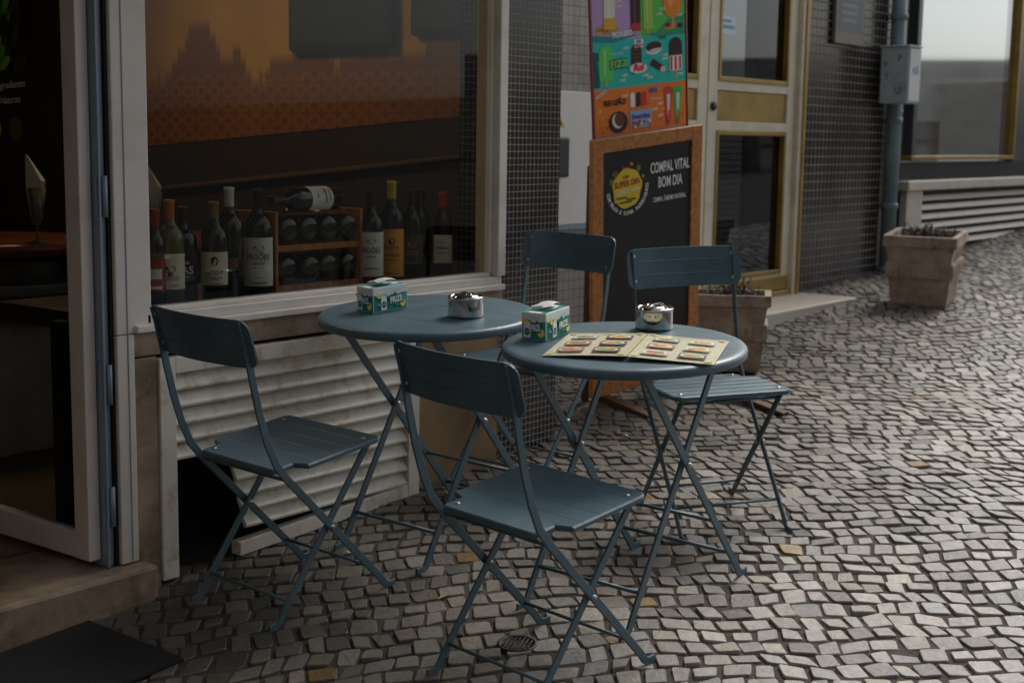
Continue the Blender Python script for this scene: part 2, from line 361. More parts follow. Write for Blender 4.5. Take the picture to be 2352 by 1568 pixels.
wt=(.75,.75,.7)
b=MB(); sh=Sheet(b,planefn((2.284,3.66,1.57),(0,-1,0),(0,0,1)),lift=.0006)
sh.txt('Com Ingredientes',.07,.04,.020,wt,rot=.05,shear=.2); b.obj('glass_lettering',d)
b=MB(); sh=Sheet(b,planefn((2.284,3.66,1.57),(0,-1,0),(0,0,1)),lift=.0006)
sh.txt('Naturais',.10,0.0,.020,wt,rot=.05,shear=.2); b.obj('glass_lettering',d)
b=MB(); sh=Sheet(b,planefn((2.284,3.66,1.55),(0,-1,0),(0,0,1)),lift=.0006)
sh.poly([(.02,.08),(.03,.08),(.05,.28),(.04,.45),(.03,.28)],(.06,.16,.03))
for k in range(46):
    cy=random.uniform(.12,.44); cx=.06+random.uniform(-.09,.06); L_=random.uniform(.015,.04); ro=random.uniform(.3,2.6)
    sh.ell(cx,cy,L_,L_*.45,random.choice([(.12,.34,.06),(.07,.22,.04),(.22,.40,.06)]),rot=ro,n=10)
sh.ell(.06,-.05,.035,.035,(.45,.50,.06)); 
b.obj('plant_decal',d)
# ------------------------------------------------------------------ interior mural
def muralmat():
    m=bpy.data.materials.new('mural_print'); m.use_nodes=True; nt=m.node_tree; b=nt.nodes['Principled BSDF']; L=nt.links.new
    tc=nt.nodes.new('ShaderNodeTexCoord'); sx=nt.nodes.new('ShaderNodeSeparateXYZ'); L(tc.outputs['Object'],sx.inputs[0])
    def M(op,a,c=None,**k):
        n=nt.nodes.new('ShaderNodeMath'); n.operation=op
        for i,q in enumerate((a,c)):
            if q is None: continue
            if hasattr(q,'links'): L(q,n.inputs[i])
            else: n.inputs[i].default_value=q
        return n.outputs[0]
    y=sx.outputs[1]; z=sx.outputs[2]
    s=.066
    fy=M('SUBTRACT',M('FRACT',M('DIVIDE',y,s*1.4)),.5); fz=M('SUBTRACT',M('FRACT',M('DIVIDE',z,s)),.5)
    r=M('SQRT',M('ADD',M('MULTIPLY',fy,fy),M('MULTIPLY',fz,fz)))
    ring=M('LESS_THAN',M('ABSOLUTE',M('SUBTRACT',r,.36)),.13)
    n=nt.nodes.new('ShaderNodeTexNoise'); n.inputs['Scale'].default_value=1.5; L(tc.outputs['Object'],n.inputs['Vector'])
    sky=nt.nodes.new('ShaderNodeTexNoise'); sky.noise_dimensions='1D'; sky.inputs['Scale'].default_value=2.6; sky.inputs['Detail'].default_value=3; L(y,sky.inputs['W'])
    edge=M('ADD',1.60,M('MULTIPLY',M('SNAP',sky.outputs['Fac'],.10),.55))
    band=nt.nodes.new('ShaderNodeMapRange'); band.inputs['From Min'].default_value=-.025; band.inputs['From Max'].default_value=.025; L(M('SUBTRACT',edge,z),band.inputs[0]); band=band.outputs[0]
    cr=nt.nodes.new('ShaderNodeValToRGB'); cr.color_ramp.elements[0].color=(.42,.16,.006,1); cr.color_ramp.elements[1].color=(.80,.42,.015,1); cr.color_ramp.elements[0].position=.35; cr.color_ramp.elements[1].position=.65
    L(n.outputs['Fac'],cr.inputs[0])
    mx=nt.nodes.new('ShaderNodeMix'); mx.data_type='RGBA'; L(M('MULTIPLY',band,.8),mx.inputs[0]); L(cr.outputs[0],mx.inputs[6]); mx.inputs[7].default_value=(.20,.045,.035,1)
    low=M('LESS_THAN',z,1.76)
    mx2=nt.nodes.new('ShaderNodeMix'); mx2.data_type='RGBA'; L(M('MULTIPLY',ring,M('MULTIPLY',low,.6)),mx2.inputs[0]); L(mx.outputs[2],mx2.inputs[6]); mx2.inputs[7].default_value=(.50,.19,.015,1)
    L(mx2.outputs[2],b.inputs['Base Color']); b.inputs['Roughness'].default_value=.6
    return m
b=MB(); mur=muralmat()
b.poly([(4.335,3.46,1.59),(4.335,5.72,1.42),(4.335,5.72,2.85),(4.335,3.46,2.85)],mur)
b.obj('wall_mural',label='orange and yellow city skyline mural on the cafe wall',category='mural')
b=MB(); b.box(4.29,4.33,3.99,4.60,1.84,2.35,mat('screen_dark',(.03,.03,.018),.5,vary=.1),.02); b.box(4.287,4.291,4.02,4.57,1.87,2.32,mat('screen_face',(.04,.036,.018),.6,vary=.3))
b.obj('television',label='dark wall mounted television in front of the mural',category='television')
b=MB(); b.box(4.30,4.33,3.48,3.90,1.89,2.5,mat('menu_green',(.03,.035,.018),.5,vary=.2),.01); b.box(4.296,4.301,3.5,3.88,1.91,2.48,MATS['screen_face'])
b.obj('wall_menu_board',label='dark green menu board on the cafe wall',category='menu board')
b=MB(); b.bar([(4.32,3.5,1.43),(4.32,5.8,1.20)],.02,.02,mat('rail_brown',(.16,.10,.06),.5),(1,0,0)); b.obj('chair_rail',label='sloping brown wooden rail along the inner cafe wall',category='wall rail')
def bartable(x,y,top):
    t=thing('bar_table','round orange topped barrel table inside the cafe','table',Matrix.Translation((x,y,.31)))
    h=top-.31
    b=MB(); b.lathe([(0,h),(.33,h),(.35,h-.01),(.35,h-.045),(.33,h-.055),(0,h-.055)],mat('varnished_orange_wood',(.16,.045,.015),.3,vary=.2)); b.obj('tabletop',t)
    b=MB(); b.lathe([(.29,h-.056),(.31,h-.14),(.31,h-.2),(.27,h-.26),(.25,h-.26)],mat('dark_barrel',(.035,.03,.028),.4,vary=.3)); b.lathe([(.312,h-.15),(.315,h-.16),(.315,h-.185),(.312,h-.19)],mat('barrel_band',(.2,.2,.2),.4)); b.obj('barrel',t)
    b=MB(); b.box(-.16,.24,-.16,.2,0,h-.27,mat('grey_marble_pedestal',(.60,.60,.57),.3,vary=.3,scale=3),.01); b.obj('pedestal',t)
bartable(2.98,4.75,1.10)
def napglass(x,y,z,s=1.0):
    t=thing('napkin_glass','stemmed glass holding a folded white napkin','glass',Matrix.Translation((x,y,z)))
    b=MB(); b.lathe([(.0,0),(.03*s,0),(.03*s,.004),(.005,.008),(.004,.05*s),(.018*s,.07*s),(.03*s,.17*s),(.028*s,.17*s),(.0,.07*s)],mat('clear_glassware',(.2,.2,.18),.1,spec=.8)); b.obj('stem_glass',t)
    b=MB(); b.loft([[(.02*s*math.cos(a),.02*s*math.sin(a),.08*s) for a in[0,1.57,3.14,4.71]],[(.035*s*math.cos(a),.03*s*math.sin(a),.19*s) for a in[0,1.57,3.14,4.71]],[(-.03*s+.004*math.cos(a),.004*math.sin(a),.27*s) for a in[0,1.57,3.14,4.71]]],mat('paper_white',(.88,.88,.86),.8)); b.obj('folded_napkin',t)
napglass(2.95,4.46,1.10,1.15); napglass(3.42,4.4,1.10)
bartable(3.5,4.4,1.10)
# ------------------------------------------------------------------ bottles
def bottle(x,y,capc,glassm,label_c,words,h=.30,r=.037,z=.985,lab=(.05,.15),label='dark wine bottle with paper label',rot=None,lw=1.4,mtx=None):
    if mtx is None: 
        a=rot if rot is not None else math.atan2(-y,-x)
        mtx=Matrix.Translation((x,y,z))@Matrix.Rotation(a,4,'Z')
    t=thing('wine_bottle',label,'wine bottle',mtx,'wine bottles displayed in the window')
    b=MB(); s=h/.3
    b.lathe([(0,.004),(r*.8,0),(r,.006),(r,.19*s),(r*.93,.208*s),(r*.55,.226*s),(.0155,.24*s),(.0145,.262*s),(.0145,.27*s)],glassm,28); b.obj('body',t)
    b=MB(); b.lathe([(.0152,.235*s),(.0152,.288*s),(.0165,.290*s),(.0165,.299*s),(.014,.30*s),(0,.30*s)],ink(capc),20); b.obj('capsule',t)
    if label_c is not None or words:
        b=MB(); fn=lambda X,Y,d:((r+.0006+d)*math.cos(X/r),(r+.0006+d)*math.sin(X/r),Y)
        sh=Sheet(b,fn,step=.006,lift=.0004)
        W=r*lw
        if label_c is not None: 
            sh.rect(-W,lab[0]*s,W,lab[1]*s,label_c)
        for (tx,yy,hh,ww,cc) in words:
            if tx=='#': sh.ell(0,yy,ww/2,hh/2,cc)
            elif tx=='-': sh.rect(-ww/2,yy-hh/2,ww/2,yy+hh/2,cc)
            else: sh.txt(tx,0,yy,hh,cc,width=ww,bold=.01)
        b.obj('paper_label',t)
    return t
blk=(.02,.02,.02); cr_=(.90,.84,.70); wh=(.96,.94,.90); go=(.5,.33,.08)
bottle(2.640,3.40,(.3,.03,.02),bottle_m,(.4,.05,.03),[('-',.1,.03,.04,wh),('-',.06,.01,.04,wh)],h=.29,r=.03,label='slim bottle with red and white label')
bottle(2.695,3.40,(.6,.16,.02),bottle_c,cr_,[('#',.112,.022,.032,(.1,.09,.07)),('-',.098,.012,.014,(.1,.09,.07)),('PORCO',.08,.013,.05,(.35,.2,.08)),('ESPECIAL ALENTEJANO',.064,.005,.045,(.2,.3,.15))],r=.042,h=.315,label='clear green bottle with orange capsule and cream label')
bottle(2.785,3.45,(.02,.02,.02),bottle_m,None,[('LAGAR',.118,.009,.036,wh),('PIAS',.090,.022,.060,wh),('-',.080,.002,.04,wh)],h=.29,r=.042,label='dark wine bottle with white printed lettering')
bottle(2.872,3.41,(.3,.19,.02),bottle_m,cr_,[('#',.125,.028,.022,(.12,.02,.02)),('ALTO P',.084,.012,.052,blk),('-',.075,.002,.05,blk),('ALENTEJO',.065,.005,.03,blk),('-',.055,.002,.05,blk)],h=.305,r=.040,label='dark wine bottle with olive capsule and crest label')
bottle(2.968,3.45,(.85,.83,.75),bottle_m,None,[('PORTA',.115,.012,.05,(.75,.27,.03)),('RAVESSA',.098,.012,.055,(.75,.27,.03))],h=.345,r=.045,label='tall dark wine bottle with white capsule')
bottle(3.06,3.42,(.02,.02,.02),bottle_m,wh,[('#',.155,.016,.035,(.2,.2,.2)),('VINHAS DE',.140,.005,.035,blk),('PEGÕES',.118,.018,.072,blk),('-',.110,.001,.05,blk),('SEMPRE EM',.102,.005,.035,blk),('RED WINE',.09,.005,.035,blk),('2019',.06,.005,.022,blk),('-',.045,.003,.05,blk)],h=.34,r=.045,lab=(.03,.165),label='broad dark wine bottle with large white label')
bottle(3.555,3.40,(.02,.02,.02),bottle_m,wh,[('#',.152,.016,.035,(.2,.2,.2)),('PEGÕES',.113,.018,.066,blk),('SEMPRE',.098,.005,.035,blk),('-',.06,.003,.05,blk)],h=.325,r=.042,lab=(.03,.17),label='dark wine bottle with large white label')
bottle(3.67,3.41,(.85,.62,.03),bottle_m,(.95,.45,.03),[('#',.147,.022,.022,blk),('PORTA',.120,.011,.05,blk),('DA',.109,.006,.012,blk),('RAVESSA',.094,.011,.056,blk),('-',.082,.002,.05,blk),('-',.035,.003,.05,blk)],h=.355,r=.042,lab=(.02,.16),label='dark wine bottle with yellow capsule and orange label')
bottle(3.83,3.46,(.02,.02,.02),bottle_m,(.10,.075,.035),[('#',.125,.025,.03,go),('-',.10,.003,.05,go),('CARTAXO',.085,.009,.05,go),('-',.06,.002,.05,go)],h=.32,r=.040,label='dark wine bottle with black and gold label')
bottle(3.92,3.50,(.02,.02,.02),bottle_m,None,[('-',.08,.004,.03,go)],h=.32,r=.036,label='plain dark wine bottle')
bottle(3.955,3.42,(.65,.02,.02),bottle_m,wh,[('QUINTA',.125,.005,.03,blk),('fresco',.103,.014,.048,(.05,.2,.1)),('-',.09,.002,.04,blk),('-',.055,.003,.04,(.1,.4,.1))],h=.31,r=.035,label='small dark wine bottle with red capsule and white label')
rk=thing('wine_rack','orange pine wine rack on the window display','wine rack',Matrix.Translation((3.115,3.46,.985)))
b=MB(); b.box(0,.012,-.06,.14,0,.265,wood,.002); b.obj('side_panel',rk)
b=MB(); b.box(.388,.40,-.06,.14,0,.265,wood,.002); b.obj('side_panel',rk)
for z in(.005,.135): 
    for q in((-.055,-.04),(.12,.135)):
        b=MB(); b.box(.012,.388,q[0],q[1],z,z+.020,wood,.002); b.obj('shelf_rail',rk)
for z in(.055,.185):
    for k in range(4):
        m=Matrix.Translation((3.115+.062+k*.090,3.395+random.uniform(-.005,.01),.985+z+.02))@Matrix.Rotation(R(-90),4,'X')
        bottle(0,0,(.03,.02,.02),bottle_m,None,[],h=.3,r=.041,label='dark wine bottle lying in the wooden rack',mtx=m)
m=Matrix.Translation((3.40,3.42,.985+.275+.027))@Matrix.Rotation(R(6),4,'Z')@Matrix.Rotation(R(-90),4,'Y')@Matrix.Rotation(R(-70),4,'Z')
bottle(0,0,(.03,.02,.02),bottle_m,wh,[('#',.13,.01,.02,(.2,.2,.2)),('-',.07,.004,.04,blk),('-',.09,.008,.05,(.3,.3,.3))],h=.32,r=.040,label='dark wine bottle lying on top of the rack',mtx=m)
# ------------------------------------------------------------------ neighbouring building
apt=thing('neighbouring_building','neighbouring building with mosaic tiles, gold trimmed door and shop window','building')
Y0=4.03
b=MB(); b.box(4.42,16,Y0+.03,Y0+.4,2.9,TOP,plaster); b.box(4.42,6.2,Y0+.03,Y0+.4,-.2,2.9,plaster); b.box(12.6,16,Y0+.0,Y0+.4,0,2.9,plaster); b.box(6.2,8,Y0+.6,Y0+.7,0,2.9,dark)
b.box(9.5,12.6,Y0+.05,Y0+.4,0,1.2,plaster)
b.obj('wall',apt)
b=MB(); b.box(4.42,6.05,Y0,Y0+.03,1.72,2.9,beige_t); b.box(4.42,6.05,Y0,Y0+.03,-.1,1.08,beige_t); b.obj('mosaic_wall_panel',apt)
b=MB(); b.box(4.42,6.05,Y0-.01,Y0+.03,1.083,1.717,white_panel,.004); b.box(4.42,6.05,Y0-.014,Y0+.03,1.06,1.082,grey_al); b.obj('white_wall_panel',apt)
b=MB(); b.box(7.98,9.42,Y0-.02,Y0+.4,0,2.9,brown_t); b.obj('tiled_pillar',apt,label='wide pillar clad in dark brown mosaic tiles')
b=MB(); b.box(6.0,8.06,3.64,4.2,.1,.565,marble_w,.01); b.obj('entrance_step',apt)
def leaf(x0,x1,knob):
    b=MB(); y0=Y0;y1=Y0+.05; w=.10
    zz=[(.60,.70),(1.55,1.60),(1.77,1.82),(2.62,2.72)]
    b.box(x0,x0+w,y0,y1,.60,2.72,cream,.004); b.box(x1-w,x1,y0,y1,.60,2.72,cream,.004)
    for a,c in zz: b.box(x0+w,x1-w,y0+.002,y1,a,c,cream,.003)
    d=b.obj('door',apt,label='cream door leaf with gold trim and dark glass')
    b=MB(); b.box(x0+w,x1-w,y0+.012,y0+.03,1.601,1.769,gold,.004)
    for a,c in((.70,1.55),(1.82,2.62)):
        t=.026
        for q in((x0+w,x0+w+t,a,c),(x1-w-t,x1-w,a,c),(x0+w+t,x1-w-t,a,a+t),(x0+w+t,x1-w-t,c-t,c)): b.box(q[0],q[1],y0-.006,y0+.03,q[2],q[3],gold,.003)
    b.box(x0+.02,x1-.02,y0-.008,y0-.001,.605,.685,gold,.002)
    b.obj('gold_trim',d)
    b=MB()
    for a,c in((.70,1.55),(1.82,2.62)): b.poly([(x0+w,y0+.034,a),(x1-w,y0+.034,a),(x1-w,y0+.034,c),(x0+w,y0+.034,c)],glass_d)
    for k in range(28):
        xx=x0+w+.02+k*(x1-x0-2*w-.04)/27; b.box(xx-.003,xx+.003,y0+.04,y0+.045,.70,1.55,iron)
    for k in range(24):
        z=.72+k*.035; b.box(x0+w,x1-w,y0+.045,y0+.05,z-.003,z+.003,iron)
    b.obj('glass_pane',d)
    if knob:
        b=MB(); b.lathe([(0,0),(.024,0),(.026,.006),(.020,.014),(0,.016)],iron,16); b.obj('handle',d,mtx=Matrix.Translation((x0+.05,y0-.002,1.68))@Matrix.Rotation(R(90),4,'X'))
leaf(6.87,7.90,True); leaf(5.98,6.86,False)
b=MB(); b.box(7.902,7.976,Y0-.03,Y0+.1,.56,2.80,cream,.004); b.box(7.94,7.975,Y0-.04,Y0-.03,.56,2.8,gold,.002); b.box(5.9,5.978,Y0-.03,Y0+.1,.56,2.8,cream,.004); b.box(5.98,7.9,Y0-.03,Y0+.1,2.725,2.8,cream,.004); b.box(5.98,7.9,Y0-.02,Y0+.3,.50,.598,gold,.004); b.obj('door_frame',apt)
b=MB(); sh=Sheet(b,planefn((7.02,Y0+.028,2.08),(1,0,0),(0,0,1))); sh.rect(0,0,.17,.10,(.6,.7,.75)); sh.rect(.01,.03,.16,.05,(.1,.35,.5)); sh.rect(.01,.065,.12,.08,(.1,.35,.5)); b.obj('door_sticker',label='small white and blue sticker on the door glass',category='sticker')
b=MB(); xa,xb=9.66,12.3
bz=mat('dark_bronze_frame',(.05,.06,.065),.35,metal=.4,vary=.2)
b.box(9.42,12.6,Y0+.0,Y0+.2,1.235,1.36,dark,.004)
b.box(xa,11.78,Y0-.02,Y0+.06,1.375,1.405,gold,.004); b.box(xa,xa+.07,Y0-.02,Y0+.06,1.406,2.9,bz,.004); b.box(11.745,11.78,Y0-.02,Y0+.06,1.406,2.9,gold,.004); b.box(11.785,12.6,Y0,Y0+.06,1.36,2.9,bz,.003)
w=b.obj('window',apt)
b=MB(); b.poly([(xa+.07,Y0+.022,1.406),(11.745,Y0+.022,1.406),(11.745,Y0+.022,2.9),(xa+.07,Y0+.022,2.9)],glass_r); b.obj('glass_pane',w)
b=MB(); b.box(9.45,16,Y0-.10,Y0+.1,1.165,1.234,marble_w,.008); b.obj('window_sill',apt)
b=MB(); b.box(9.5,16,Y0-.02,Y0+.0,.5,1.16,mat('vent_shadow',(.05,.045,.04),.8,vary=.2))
z=1.12
while z>.6:
    b.loft([[(x,Y0-.03,z-.03),(x,Y0-.06,z-.03),(x,Y0-.035,z+.004),(x,Y0-.028,z+.004)] for x in(9.78,16)],marble_w); z-=.066
b.box(9.5,9.78,Y0-.07,Y0-.0,.4,1.163,marble_w,.005)
b.obj('vent_grille',apt)
b=MB(); b.box(9.6,12.6,5.2,5.25,.8,3,mat('shop_backdrop',(.35,.36,.33),.9,vary=.6,scale=2.5)); 
b.box(10.3,10.8,4.5,4.8,1.2,1.75,mat('shop_boxes',(.35,.28,.2),.8,vary=.2),.02); b.box(11,11.4,4.5,4.8,1.2,1.68,MATS['shop_boxes'],.02)
b.obj('shop_interior',apt)
b=MB(); x=9.17;y=Y0-.085
b.tube([(x,y,.45),(x,y,2.95)],.050,pipe_m,16)
for z in(.62,1.05,1.62,2.3): b.lathe([(.050,0),(.058,.004),(.058,.04),(.050,.044)],pipe_m,16,(x,y,z))
b.obj('drainpipe',label='blue grey painted drainpipe against the tiled pillar',category='drainpipe')
ub=thing('utility_cabinet','pale blue wall mounted utility cabinet with graffiti','utility box')
b=MB(); b.box(8.95,9.145,3.77,3.96,1.75,2.11,box_m,.006); b.box(8.94,9.15,3.76,3.965,2.11,2.122,box_m,.004); b.obj('cabinet',ub)
b=MB(); b.box(8.96,9.138,3.763,3.769,1.765,2.10,mat('pale_cabinet_door',(.62,.64,.62),.5,vary=.08,dirt=(.4,.4,.4),dirt_amt=.5),.002); b.obj('cabinet_door',ub)
b=MB(); sh=Sheet(b,planefn((8.97,3.7625,1.765),(1,0,0),(0,0,1))); sh.txt('N5',.08,.17,.055,(.03,.06,.3),bold=.0,rot=.1,shear=.3)
b.obj('graffiti',ub)
for t,xx,yy,ro in(('v',.04,.24,.3),('Y',.12,.27,-.3),('7',.05,.15,.2),('U',.13,.06,.2)):
    b=MB(); sh=Sheet(b,planefn((8.9495,3.96,1.75),(0,-1,0),(0,0,1))); sh.txt(t,xx,yy,.045,(.03,.05,.07),rot=ro); b.obj('graffiti',ub)
b=MB(); b.box(8.3,8.72,Y0-.05,Y0-.022,2.10,2.75,mat('notice_frame',(.16,.13,.09),.4,vary=.2),.006); sh=Sheet(b,planefn((8.34,Y0-.051,2.14),(1,0,0),(0,0,1)))
sh.rect(0,.04,.34,.55,(.10,.12,.13))
for k in range(9): sh.rect(.04,.1+k*.045,.26,.12+k*.045,(.2,.22,.24))
b.obj('notice_frame',label='metal framed notice on the dark tiled pillar',category='notice')
b=MB(); b.box(5.42,5.52,Y0-.05,Y0-.011,1.31,1.50,mat('black_plastic',(.015,.015,.015),.4),.01); sh=Sheet(b,planefn((5.435,Y0-.012,1.545),(1,0,0),(0,0,1))); sh.poly([(-.01,0),(.09,0),(.04,.07)],(.6,.42,.03)); sh.poly([(.012,.010),(.068,.010),(.04,.055)],blk)
b.obj('wall_intercom',label='black wall box under a yellow warning triangle',category='intercom')
# ---- rest of the street: out of view, reflected in the shop windows and shading the scene
wf=MB(); wf.box(0,1.1,-.03,0,0,1.7,mat('opposite_window',(.05,.06,.07),.2)); wf.box(-.08,0,-.03,.03,-.08,1.78,plaster); wf.box(1.1,1.18,-.03,.03,-.08,1.78,plaster); wf.box(0,1.1,-.03,.03,1.7,1.78,plaster); wf.box(0,1.1,-.03,.03,-.08,0,plaster)
first=None
def block(label,mtx,L_,H_,col,rows,z0):
    global first
    t=thing('out_of_view_building',label,'building',mtx,'out-of-view buildings around the street')
    b=MB(); b.box(0,L_,-.5,0,-4,H_,mat('render_'+label.split()[0],col,.85,vary=.2,scale=1)); b.obj('wall',t)
    n=int(L_/2.9)
    for i in range(n):
        for k in range(rows):
            if first is None: o=wf.obj('window',t); first=o
            else: o=first.copy(); COL.objects.link(o); o.parent=t
            o.location=(.9+i*2.9,.05,z0+k*3.1)
block('grey rendered building across the street with rows of windows',Matrix.Translation((-30,-9.5,0)),36,8.5,(.18,.155,.13),2,1.3)
block('brown rendered building added out of view to shade the lower street',Matrix.Translation((-5,8,0))@Matrix.Rotation(R(-90),4,'Z'),17,9,(.13,.10,.08),2,1.3)  # unseen block added to hold back skylight from behind the camera
b=MB(); b.box(0,16,-.5,0,-3,1.9,mat('pale_wall_stone',(.60,.54,.46),.85,vary=.45,scale=1.2,bump=.2),.02); b.obj('stone_wall',mtx=Matrix.Translation((22,-12,1.2))@Matrix.Rotation(R(62),4,'Z'),label='long low pale stone wall bounding the upper street',category='wall')
for i in range(5):
    b=MB(); b.box(-.7,.7,-.4,.4,-.3,.9+.25*(i%2),concrete,.03); b.obj('stone_block',mtx=gm(17+i*1.3,-4+i*1.5,R(62)),label='large pale stone block at the roadside',category='stone block',group='stone blocks beside the road')
# ------------------------------------------------------------------ door mat, drain
b=MB(); b.box(-.42,.42,-.2,.195,0.002,.014,rubber,.004); m=gm(1.77,2.935,0); b.obj('doormat',mtx=m,label='black doormat lying in front of the marble step',category='doormat')
b=MB(); b.lathe([(.052,-.01),(.052,.004),(.044,.004),(.044,.001),(0,.001)],iron,28)
for k in range(-3,4): 
    L_=math.sqrt(.04**2-(k*.011)**2); b.box(-L_,L_,k*.011-.0025,k*.011+.0025,.001,.004,iron)
b.obj('drain_cover',mtx=gm(2.78,2.14,.4),label='small round cast iron cover set in the cobbles',category='drain cover')
# ------------------------------------------------------------------ chair
def build_chair(mtx):
    t=thing('folding_chair','x','folding chair',mtx,'blue grey folding chairs around the cafe tables')
    b=MB()
    xs=[-.175,-.172,-.165]
    gr=[-.060,.0,.060,.120]
    for g in gr: xs+=[g-.003,g-.001,g+.001,g+.003]
    xs+=[-.108,-.100,-.092,.150,.158,.166,.173,.178,.180]; xs=sorted(xs)
    rings=[]
    for x in xs:
        r=.03
        if x<-.104: w=.155
        elif x<-.096: w=.175
        elif x<=.150: w=.197
        else: w=.197-r+math.sqrt(max(0,r*r-(x-.150)**2))
        if x<-.165: w-=.004*(-.165-x)/.01*2
        z=.44+.012*(x+.0)/.18
        if any(abs(x-g)<.0015 for g in gr): z-=.0007
        if x>.176 or x<-.173: z-=.003
        rings.append([(x,-w,z-.013),(x,-w,z-.004),(x,-w+.005,z),(x,w-.005,z),(x,w,z-.004),(x,w,z-.013)])
    b.loft(rings,metal_blue)
    for x,y in((-.145,.13),(-.145,-.13),(.135,.165),(.135,-.165)): b.lathe([(.0065,0),(.0055,.002),(0,.0025)],rivet,12,(x,y,.4405+.012*x/.18))
    b.obj('seat',t)
    b=MB(); ys=[-.200,-.198,-.193,-.185,-.17,-.145]+[-.12+.03*k for k in range(9)]+[.145,.17,.185,.193,.198,.200]
    def bx(y,s): return -.262-.028*(1-(y/.2)**2)-.26*s
    rings=[]
    for y in ys:
        r=.03; h=.064; a=abs(y)-(.200-r); 
        if a>0: h=h-r+math.sqrt(max(1e-6,r*r-a*a))
        ss=[-h,-.025,-.022,-.019,.019,.022,.025,h]; ss=[max(-h,min(h,s)) for s in ss]
        g=[0,0,.0020 if abs(y)<.16 else 0,0,0,.0020 if abs(y)<.16 else 0,0,0]
        front=[(bx(y,s)+.003+q,y,.78+s) for s,q in zip(ss,g)]
        back=[(bx(y,s)-.003+q,y,.78+s) for s,q in zip(ss,g)][::-1]
        rings.append(front+back)
    b.loft(rings,metal_blue)
    for y in(-.174,.174):
        for s in(-.040,.040):
            for sg in(1,-1):
                m0=b.m; b.m=Matrix.Translation((bx(y,s)+.003*sg,y,.78+s))@Matrix.Rotation(R(90)*sg,4,'Y'); b.lathe([(.0065,0),(.005,.0025),(0,.003)],rivet,12); b.m=m0
    b.obj('backrest',t)
    for s in(1,-1):
        b=MB(); y=.178*s
        b.bar([(-.283,y*1.0,.84),(-.273,y,.80),(-.262,y,.74),(-.250,y,.67),(-.234,y,.59),(-.212,y,.51),(-.186,y*1.0,.447),(-.155,y,.405),(.178,y,.034),(.192,y,.014),(.205,y,.006),(.232,y,.006)],.021,.007,metal_blue)
        b.obj('side_rail',t)
        b=MB(); y=.165*s
        b.bar([(.158,y,.438),(.146,y,.425),(-.172,y,.034),(-.185,y,.014),(-.197,y,.006),(-.222,y,.006)],.021,.007,metal_blue)
        b.tube([(-.005,.156*s,.236),(-.005,.188*s,.236)],.006,rivet,10)
        b.obj('leg',t)
    for p,yy in(((-.150,.062),.163),((.135,.082),.177),((.142,.420),.163),((-.14,.393),.177)):
        b=MB(); b.tube([(p[0],-yy,p[1]),(p[0],yy,p[1])],.0048,metal_blue,8); b.obj('crossbar',t)
    return t
A=build_chair(gm(2.70,2.01,R(-6))); A['label']='blue grey folding metal chair standing near the menu table'
copything(A,gm(2.675,2.865,R(-2)),'blue grey folding metal chair standing beside the white louvred vent')
copything(A,gm(3.97,2.27,R(-127)),'blue grey folding metal chair with its back towards the planters')
copything(A,gm(3.94,3.01,R(181)),'blue grey folding metal chair tucked by the tiled pillar')
# ------------------------------------------------------------------ tables
def build_table(mtx,label):
    t=thing('round_folding_table',label,'table',mtx,'round blue grey folding cafe tables')
    b=MB(); b.lathe([(0,.72),(.30,.72),(.315,.7195),(.325,.717),(.33,.711),(.33,.696),(.327,.693),(.324,.697),(.324,.711),(.1,.712),(0,.712)],metal_blue,96)
    for k in(-.11,.11):
        L_=math.sqrt(.29**2-k*k); b.box(k-.001,k+.001,-L_,L_,.7195,.7204,metal_blue)
    b.obj('tabletop',t)
    for s in(1,-1):
        b=MB(); y=.185*s; b.bar([(-.19,y,.70),(.315,y,.036),(.330,y,.014),(.343,y,.006),(.372,y,.006)],.024,.008,metal_blue); b.obj('leg',t)
        b=MB(); y=.168*s; b.bar([(.225,y,.70),(-.205,y,.036),(-.217,y,.014),(-.23,y,.006),(-.258,y,.006)],.024,.008,metal_blue); b.tube([(.035,.158*s,.405),(.035,.196*s,.405)],.0065,rivet,10); b.obj('leg',t)
    for p,yy in(((.283,.085),.183),((-.165,.10),.166),((.22,.69),.18),((-.18,.69),.18),((.19,.205),.183)):
        b=MB(); b.tube([(p[0],-yy,p[1]),(p[0],yy,p[1])],.0055,metal_blue,8); b.obj('crossbar',t)
    return t
T1=gm(3.215,2.11,0); T2=gm(3.25,2.845,0)
t1=build_table(T1,'round blue grey metal table holding an open menu')
copything(t1,T2,'round blue grey metal table against the cafe window')
def on(T,x,y,rot=0,dz=0):
    o=T.inverted()@Vector((x,y,T.translation.z)); 
    return T@Matrix.Translation((o.x,o.y,.7212+dz))@Matrix.Rotation(rot,4,'Z')
def ash():
    t=thing('ashtray','round chrome ashtray with recessed lid on the table','ashtray',on(T1,3.435,2.155),'chrome ashtrays')
    b=MB(); b.lathe([(0,0),(.049,0),(.052,.002),(.053,.006)],chrome,48); b.lathe([(.053,.006),(.053,.052)],chrome,48); b.lathe([(.053,.052),(.0545,.053),(.0545,.059),(.053,.061),(.047,.060),(.044,.054)],chrome,48); b.obj('bowl',t)
    b=MB(); b.lathe([(.044,.054),(.041,.060),(.034,.065),(.026,.067),(.022,.064),(.018,.058),(0,.056)],chrome,48)
    b.lathe([(0,.0585),(.016,.0585)],iron,24)
    b.bar([(-.042,0,.064),(-.020,0,.070),(.020,0,.070),(.042,0,.064)],.012,.002,chrome,(0,0,1)); b.bar([(0,-.042,.063),(0,-.020,.0685),(0,.020,.0685),(0,.042,.063)],.008,.002,iron,(0,0,1))
    b.obj('lid',t); return t
a=ash(); copything(a,on(T2,3.264,2.706,R(60)))
